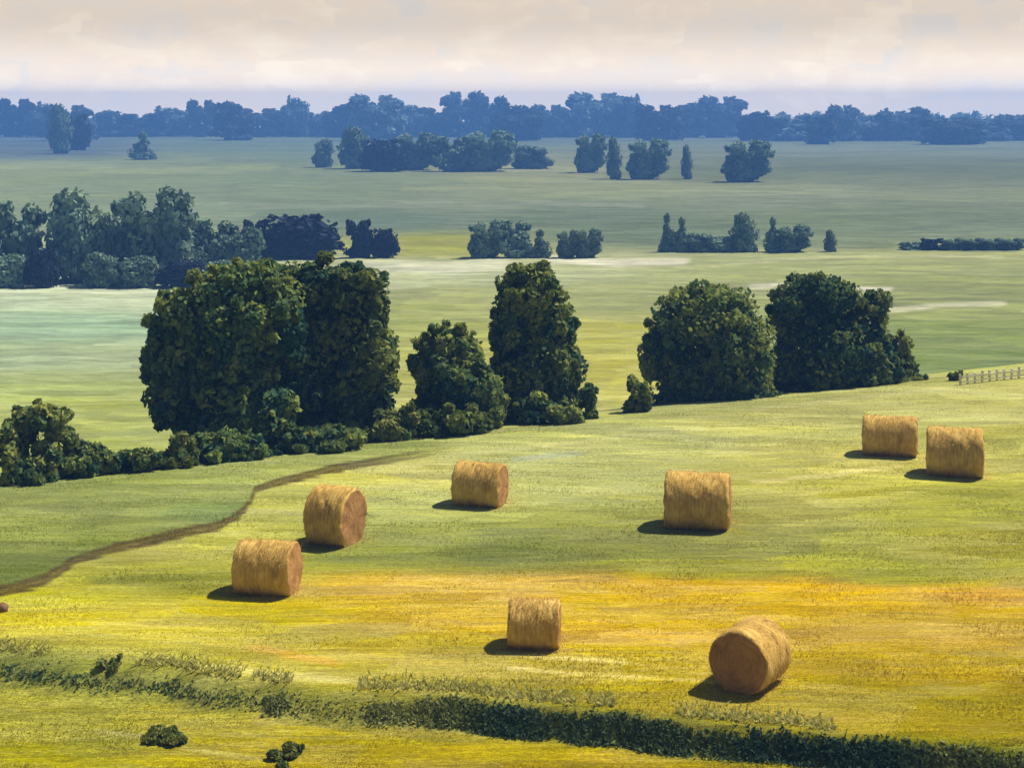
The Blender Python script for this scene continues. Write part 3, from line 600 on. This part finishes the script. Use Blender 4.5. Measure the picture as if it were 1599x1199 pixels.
def stubble():
    g = np.random.default_rng(21); n = 240000
    yy = 33+(g.random(n)**1.5)*56; xx = (g.random(n)-.5)*2*(yy*.335)
    k = (yy < edge_y(xx)+3) & (np.abs(yy-bank_y(xx)) > .35); xx, yy = xx[k], yy[k]; n = len(xx)
    P = np.stack([xx, yy, ground_z(xx, yy)-.01], 1); c = field_colour(xx, yy, P[:, 2])
    c = c*(.95+.55*g.random((n, 1)))*(1+.07*g.normal(size=(n, 3)))
    a = g.random(n)*2*np.pi; h = (.016+.030*g.random(n))*np.clip(1+3*fnoise(xx*.6, yy*.9, 80, 3), .25, 2.2); w = .007+.010*g.random(n)
    sd = np.stack([np.cos(a), np.sin(a), np.zeros(n)], 1)*w[:, None]; b = g.random(n)*2*np.pi
    tip = np.stack([np.cos(b)*h*.9, np.sin(b)*h*.9, h], 1)
    V = np.stack([P-sd, P+sd, P+tip+sd*.3, P+tip-sd*.3], 1).reshape(-1, 3)
    me = np_mesh('stubble', V, np.arange(n*4).reshape(n, 4), 4)
    at_ = me.attributes.new('field', 'FLOAT_COLOR', 'FACE'); at_.data.foreach_set('color', np.concatenate([np.clip(c, .004, .9), np.ones((n, 1))], 1).astype(np.float32).ravel())
    m, nt, bs = mat('stubble', .9); A = N(nt, 'ShaderNodeAttribute', attribute_name='field'); nt.links.new(A.outputs['Color'], bs.inputs['Base Color'])
    tr = N(nt, 'ShaderNodeBsdfTranslucent'); nt.links.new(A.outputs['Color'], tr.inputs[0]); mx = N(nt, 'ShaderNodeMixShader'); mx.inputs[0].default_value = .45
    nt.links.new(bs.outputs[0], mx.inputs[1]); nt.links.new(tr.outputs[0], mx.inputs[2]); nt.links.new(mx.outputs[0], nt.nodes['Material Output'].inputs[0])
    me.materials.append(m); o = bpy.data.objects.new('stubble', me); C.objects.link(o); tag(o, 'short mown stubble covering the hay field', 'grass', kind='stuff')
stubble()

def foreground_shrub(label, px, py, cl, n, seed):
    Y = (H+.55)*F/(py-PY0)
    return plant('low_shrub', label, 'shrub', px, Y, cl, n*4, .065, M_leafy, 'low shrubs in the bottom left grass', seed, r0=.03, trunk_name='stem')
foreground_shrub('rounded dark shrub below the bank, left of two in the bottom grass', 262, 1158, [(250, 1150, 26, 9), (272, 1152, 20, 8)], 700, 31)
foreground_shrub('small dark shrub below the bank, right of two in the bottom grass', 450, 1182, [(440, 1176, 22, 7), (458, 1174, 20, 9)], 600, 32)
foreground_shrub('small dark shrub cut by the bottom picture edge', 437, 1206, [(437, 1196, 13, 10)], 300, 33)
foreground_shrub('dark tuft of shrub leaning on the bank at the left', 172, 1072, [(160, 1050, 16, 18), (180, 1048, 14, 22)], 600, 34)

# ------------------------------------------------------------------ hay bales
def bale(label, px, base, D, Ln, ang, seed):
    cy = base-D/2*.98*F/((H)*F/(base-PY0)); Y = (H-D/2)*F/(cy-PY0); X = (px-PX0)/F*Y; z0 = gz(X, Y)-.03
    root = empty('hay_bale', (X, Y, z0)); root.rotation_euler.z = R(ang); tag(root, label, 'hay bale', 'round hay bales on the mown field')
    r = D/2; nu, nl = 96, 26; g = np.random.default_rng(seed)
    th = np.linspace(0, 2*np.pi, nu, endpoint=False)
    V = []; rows = []
    prof = [(-.5, .93), (-.49, .965), (-.47, .99)]+[(t, 1.0) for t in np.linspace(-.44, .44, nl)]+[(.47, .99), (.49, .965), (.5, .93)]
    ph = g.random()*50
    for (t, rr) in prof:
        nz = fnoise(np.cos(th)*1.6+ph, np.sin(th)*1.6+t*5, seed, 3)*.10+fnoise(np.full(nu, t*22.0), np.cos(th+ph)*1.2, seed+5, 2)*.06
        rad = r*rr*(1+nz); yy = np.cos(th)*rad; zz = np.sin(th)*rad
        zz = np.maximum(zz, -r*.92)                       # it sags flat on the ground
        V.append(np.stack([np.full(nu, t*Ln)+.09*fnoise(np.cos(th)*3, np.sin(th)*3+t, seed+9, 3), yy, zz+r*.92], 1))
    nr = len(prof); Vb = np.concatenate(V)
    Fc = [(i*nu+k, i*nu+(k+1) % nu, (i+1)*nu+(k+1) % nu, (i+1)*nu+k) for i in range(nr-1) for k in range(nu)]
    mesh_obj('body', [tuple(v) for v in Vb], Fc, M_straw, root, True)
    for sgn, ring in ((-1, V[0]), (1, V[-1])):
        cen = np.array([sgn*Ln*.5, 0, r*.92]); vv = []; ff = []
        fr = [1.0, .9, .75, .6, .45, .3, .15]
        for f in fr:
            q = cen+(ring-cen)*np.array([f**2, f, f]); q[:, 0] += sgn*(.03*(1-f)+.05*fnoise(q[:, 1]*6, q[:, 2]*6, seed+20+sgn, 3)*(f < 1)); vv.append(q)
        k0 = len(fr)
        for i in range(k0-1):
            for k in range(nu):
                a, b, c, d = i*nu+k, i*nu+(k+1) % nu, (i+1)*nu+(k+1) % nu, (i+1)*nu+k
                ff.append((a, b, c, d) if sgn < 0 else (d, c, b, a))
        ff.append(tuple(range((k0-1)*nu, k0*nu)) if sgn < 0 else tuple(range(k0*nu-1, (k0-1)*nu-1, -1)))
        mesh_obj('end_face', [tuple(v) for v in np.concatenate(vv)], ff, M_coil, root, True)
    # loose stalks standing off the skin and lying round the foot
    n = 2400; t = g.random(n)*2*np.pi; a = (g.random(n)-.5)*Ln*.98
    nrm = np.stack([np.zeros(n), np.cos(t), np.sin(t)], 1); tan = np.stack([np.zeros(n), -np.sin(t), np.cos(t)], 1)
    P = np.stack([a, np.cos(t)*r*.995, np.maximum(np.sin(t)*r*.995, -r*.93)+r*.92], 1)
    d = tan*np.sign(g.random(n)-.5)[:, None]*.9+nrm*(.15+.5*g.random(n))[:, None]+np.stack([g.normal(size=n)*.5, np.zeros(n), np.zeros(n)], 1)
    ln = (.06+.13*g.random(n))[:, None]; wv = np.cross(d, nrm); wv /= np.linalg.norm(wv, axis=1)[:, None]
    V1 = np.stack([P-wv*.006, P+wv*.006, P+d*ln], 1)
    n2 = 500; aa = (g.random(n2)-.5)*(Ln+.5); yy = np.sign(g.random(n2)-.5)*(r*.35+np.abs(g.normal(size=n2))*.22)
    Pg = np.stack([aa, yy, np.full(n2, .02)], 1); dg = g.normal(size=(n2, 3)); dg[:, 2] = np.abs(dg[:, 2])*.5; lg = (.08+.14*g.random(n2))[:, None]
    wg = np.cross(dg, np.array([0, 0, 1.])); wg /= np.linalg.norm(wg, axis=1)[:, None]
    V2 = np.stack([Pg-wg*.008, Pg+wg*.008, Pg+dg*lg], 1)
    VV = np.concatenate([V1, V2]).reshape(-1, 3)
    me = np_mesh('loose_straw', VV, np.arange(len(VV)).reshape(-1, 3), 3); me.materials.append(M_straw)
    o = bpy.data.objects.new('loose_straw', me); C.objects.link(o); o.parent = root; o['kind'] = 'stuff'
    return root
bale('upright looking bale with a sunlit orange right end, beside the track', 524, 845, 1.72, 1.25, -22, 101)
bale('leftmost bale, on the yellow green slope below the one with the orange end', 418, 921, 1.42, 1.55, -10, 102)
bale('bale in front of the tall narrow tree with a thin lit right end', 750, 786, 1.42, 1.55, -15, 103)
bale('wide bale alone in the middle right of the green upper field', 1090, 820, 1.74, 1.95, -10, 104)
bale('left bale of the close pair at the upper right', 1390, 709, 1.5, 1.95, -14, 105)
bale('right bale of the close pair at the upper right', 1492, 740, 1.72, 1.9, -16, 106)
bale('small bale on the golden stubble left of the nearest bale', 835, 1008, 1.15, 1.2, -4, 107)
bale('nearest bale, turned to show its round shaded end to the viewer', 1172, 1068, 1.42, 1.35, 58, 108)

# ------------------------------------------------------------------ pale fence at the right of the field edge
def fence_material():
    m, nt, b = mat('bleached_wood', .9); L = nt.links.new
    tc = N(nt, 'ShaderNodeTexCoord'); nz = N(nt, 'ShaderNodeTexNoise', i_Scale=4.0, i_Detail=6.0); L(tc.outputs['Object'], nz.inputs['Vector'])
    r = ramp(nt, [(.3, (.52, .47, .36)), (.7, (.80, .75, .62))]); L(nz.outputs['Fac'], r.inputs[0]); L(r.outputs[0], b.inputs['Base Color']); return m
M_fence = fence_material()
def box(V, Fc, c, ax, ay, az):
    b = len(V)
    for sx in (-1, 1):
        for sy in (-1, 1):
            for sz in (-1, 1): V.append(c+ax*sx+ay*sy+az*sz)
    for f in ((0, 1, 3, 2), (4, 6, 7, 5), (0, 4, 5, 1), (2, 3, 7, 6), (0, 2, 6, 4), (1, 5, 7, 3)): Fc.append(tuple(b+i for i in f))
def fence():
    pts = []
    for px in np.linspace(1500, 1660, 15):
        Y = edge_Y(px)-.3; X = (px-PX0)/F*Y; pts.append(Vector((X, Y, gz(X, Y))))
    root = empty('field_fence', pts[0]); tag(root, 'low pale weathered fence running out of the right side of the picture', 'fence')
    o0 = pts[0]; g = random.Random(4)
    for p in pts:
        V, Fc = [], []; hgt = g.uniform(.52, .62); box(V, Fc, p-o0+Vector((0, 0, hgt/2-.1)), Vector((.045, 0, 0)), Vector((0, .045, 0)), Vector((g.uniform(-.02, .02), 0, hgt/2+.05)))
        mesh_obj('post', V, Fc, M_fence, root)
    for hz in (.14, .38):
        V, Fc = [], []
        for a, b in zip(pts[:-1], pts[1:]):
            d = (b-a); u = d.normalized(); s = Vector((-u.y, u.x, 0))
            box(V, Fc, (a+b)/2-o0+s*(-.062)+Vector((0, 0, hz+g.uniform(-.015, .015))), u*(d.length/2-.003), s*.014, Vector((0, 0, .035)))
        mesh_obj('rail', V, Fc, M_fence, root)
fence()
def rock():
    Y = H*F/(953-PY0); X = (4-PX0)/F*Y; g = np.random.default_rng(12); V = []; nu, nv = 16, 9
    for j in range(nv):
        for i in range(nu):
            a, b = 2*np.pi*i/nu, np.pi*j/(nv-1); p = np.array([math.cos(a)*math.sin(b), math.sin(a)*math.sin(b), math.cos(b)])
            k = 1+.5*float(fnoise(np.array([p[0]*1.5+4]), np.array([p[1]*1.5+p[2]]), 3, 3)[0]); V.append(tuple(p*k*np.array([.16, .15, .14])))
    Fc = [(j*nu+i, j*nu+(i+1) % nu, (j+1)*nu+(i+1) % nu, (j+1)*nu+i) for j in range(nv-1) for i in range(nu)]
    m, nt, b = mat('brown_stone', .9); nz = N(nt, 'ShaderNodeTexNoise', i_Scale=8.0, i_Detail=5.0)
    r = ramp(nt, [(.3, (.09, .05, .025)), (.7, (.26, .15, .08))]); nt.links.new(nz.outputs['Fac'], r.inputs[0]); nt.links.new(r.outputs[0], b.inputs['Base Color'])
    o = mesh_obj('field_stone', V, Fc, m, None, True, (X, Y, gz(X, Y)+.07)); tag(o, 'small brown stone on the grass at the left picture edge', 'stone')
rock()

# ------------------------------------------------------------------ haze over the plain
def haze():
    x0, x1, y0, y1, z0, z1 = -1400, 1400, -60, 1790, -12.5, 30.0
    V = [(x, y, z) for x in (x0, x1) for y in (y0, y1) for z in (z0, z1)]
    Fc = [(0, 1, 3, 2), (4, 6, 7, 5), (0, 4, 5, 1), (2, 3, 7, 6), (0, 2, 6, 4), (1, 5, 7, 3)]
    m = bpy.data.materials.new('blue_haze'); m.use_nodes = True; nt = m.node_tree; nt.nodes.clear()
    out = nt.nodes.new('ShaderNodeOutputMaterial'); pv = nt.nodes.new('ShaderNodeVolumePrincipled')
    pv.inputs['Color'].default_value = (.165, .415, 1.0, 1); pv.inputs['Density'].default_value = .00068; pv.inputs['Anisotropy'].default_value = 0
    nt.links.new(pv.outputs[0], out.inputs['Volume'])
    o = mesh_obj('haze', V, Fc, m); tag(o, 'blue summer haze lying over the whole valley', 'haze', kind='stuff')
haze()
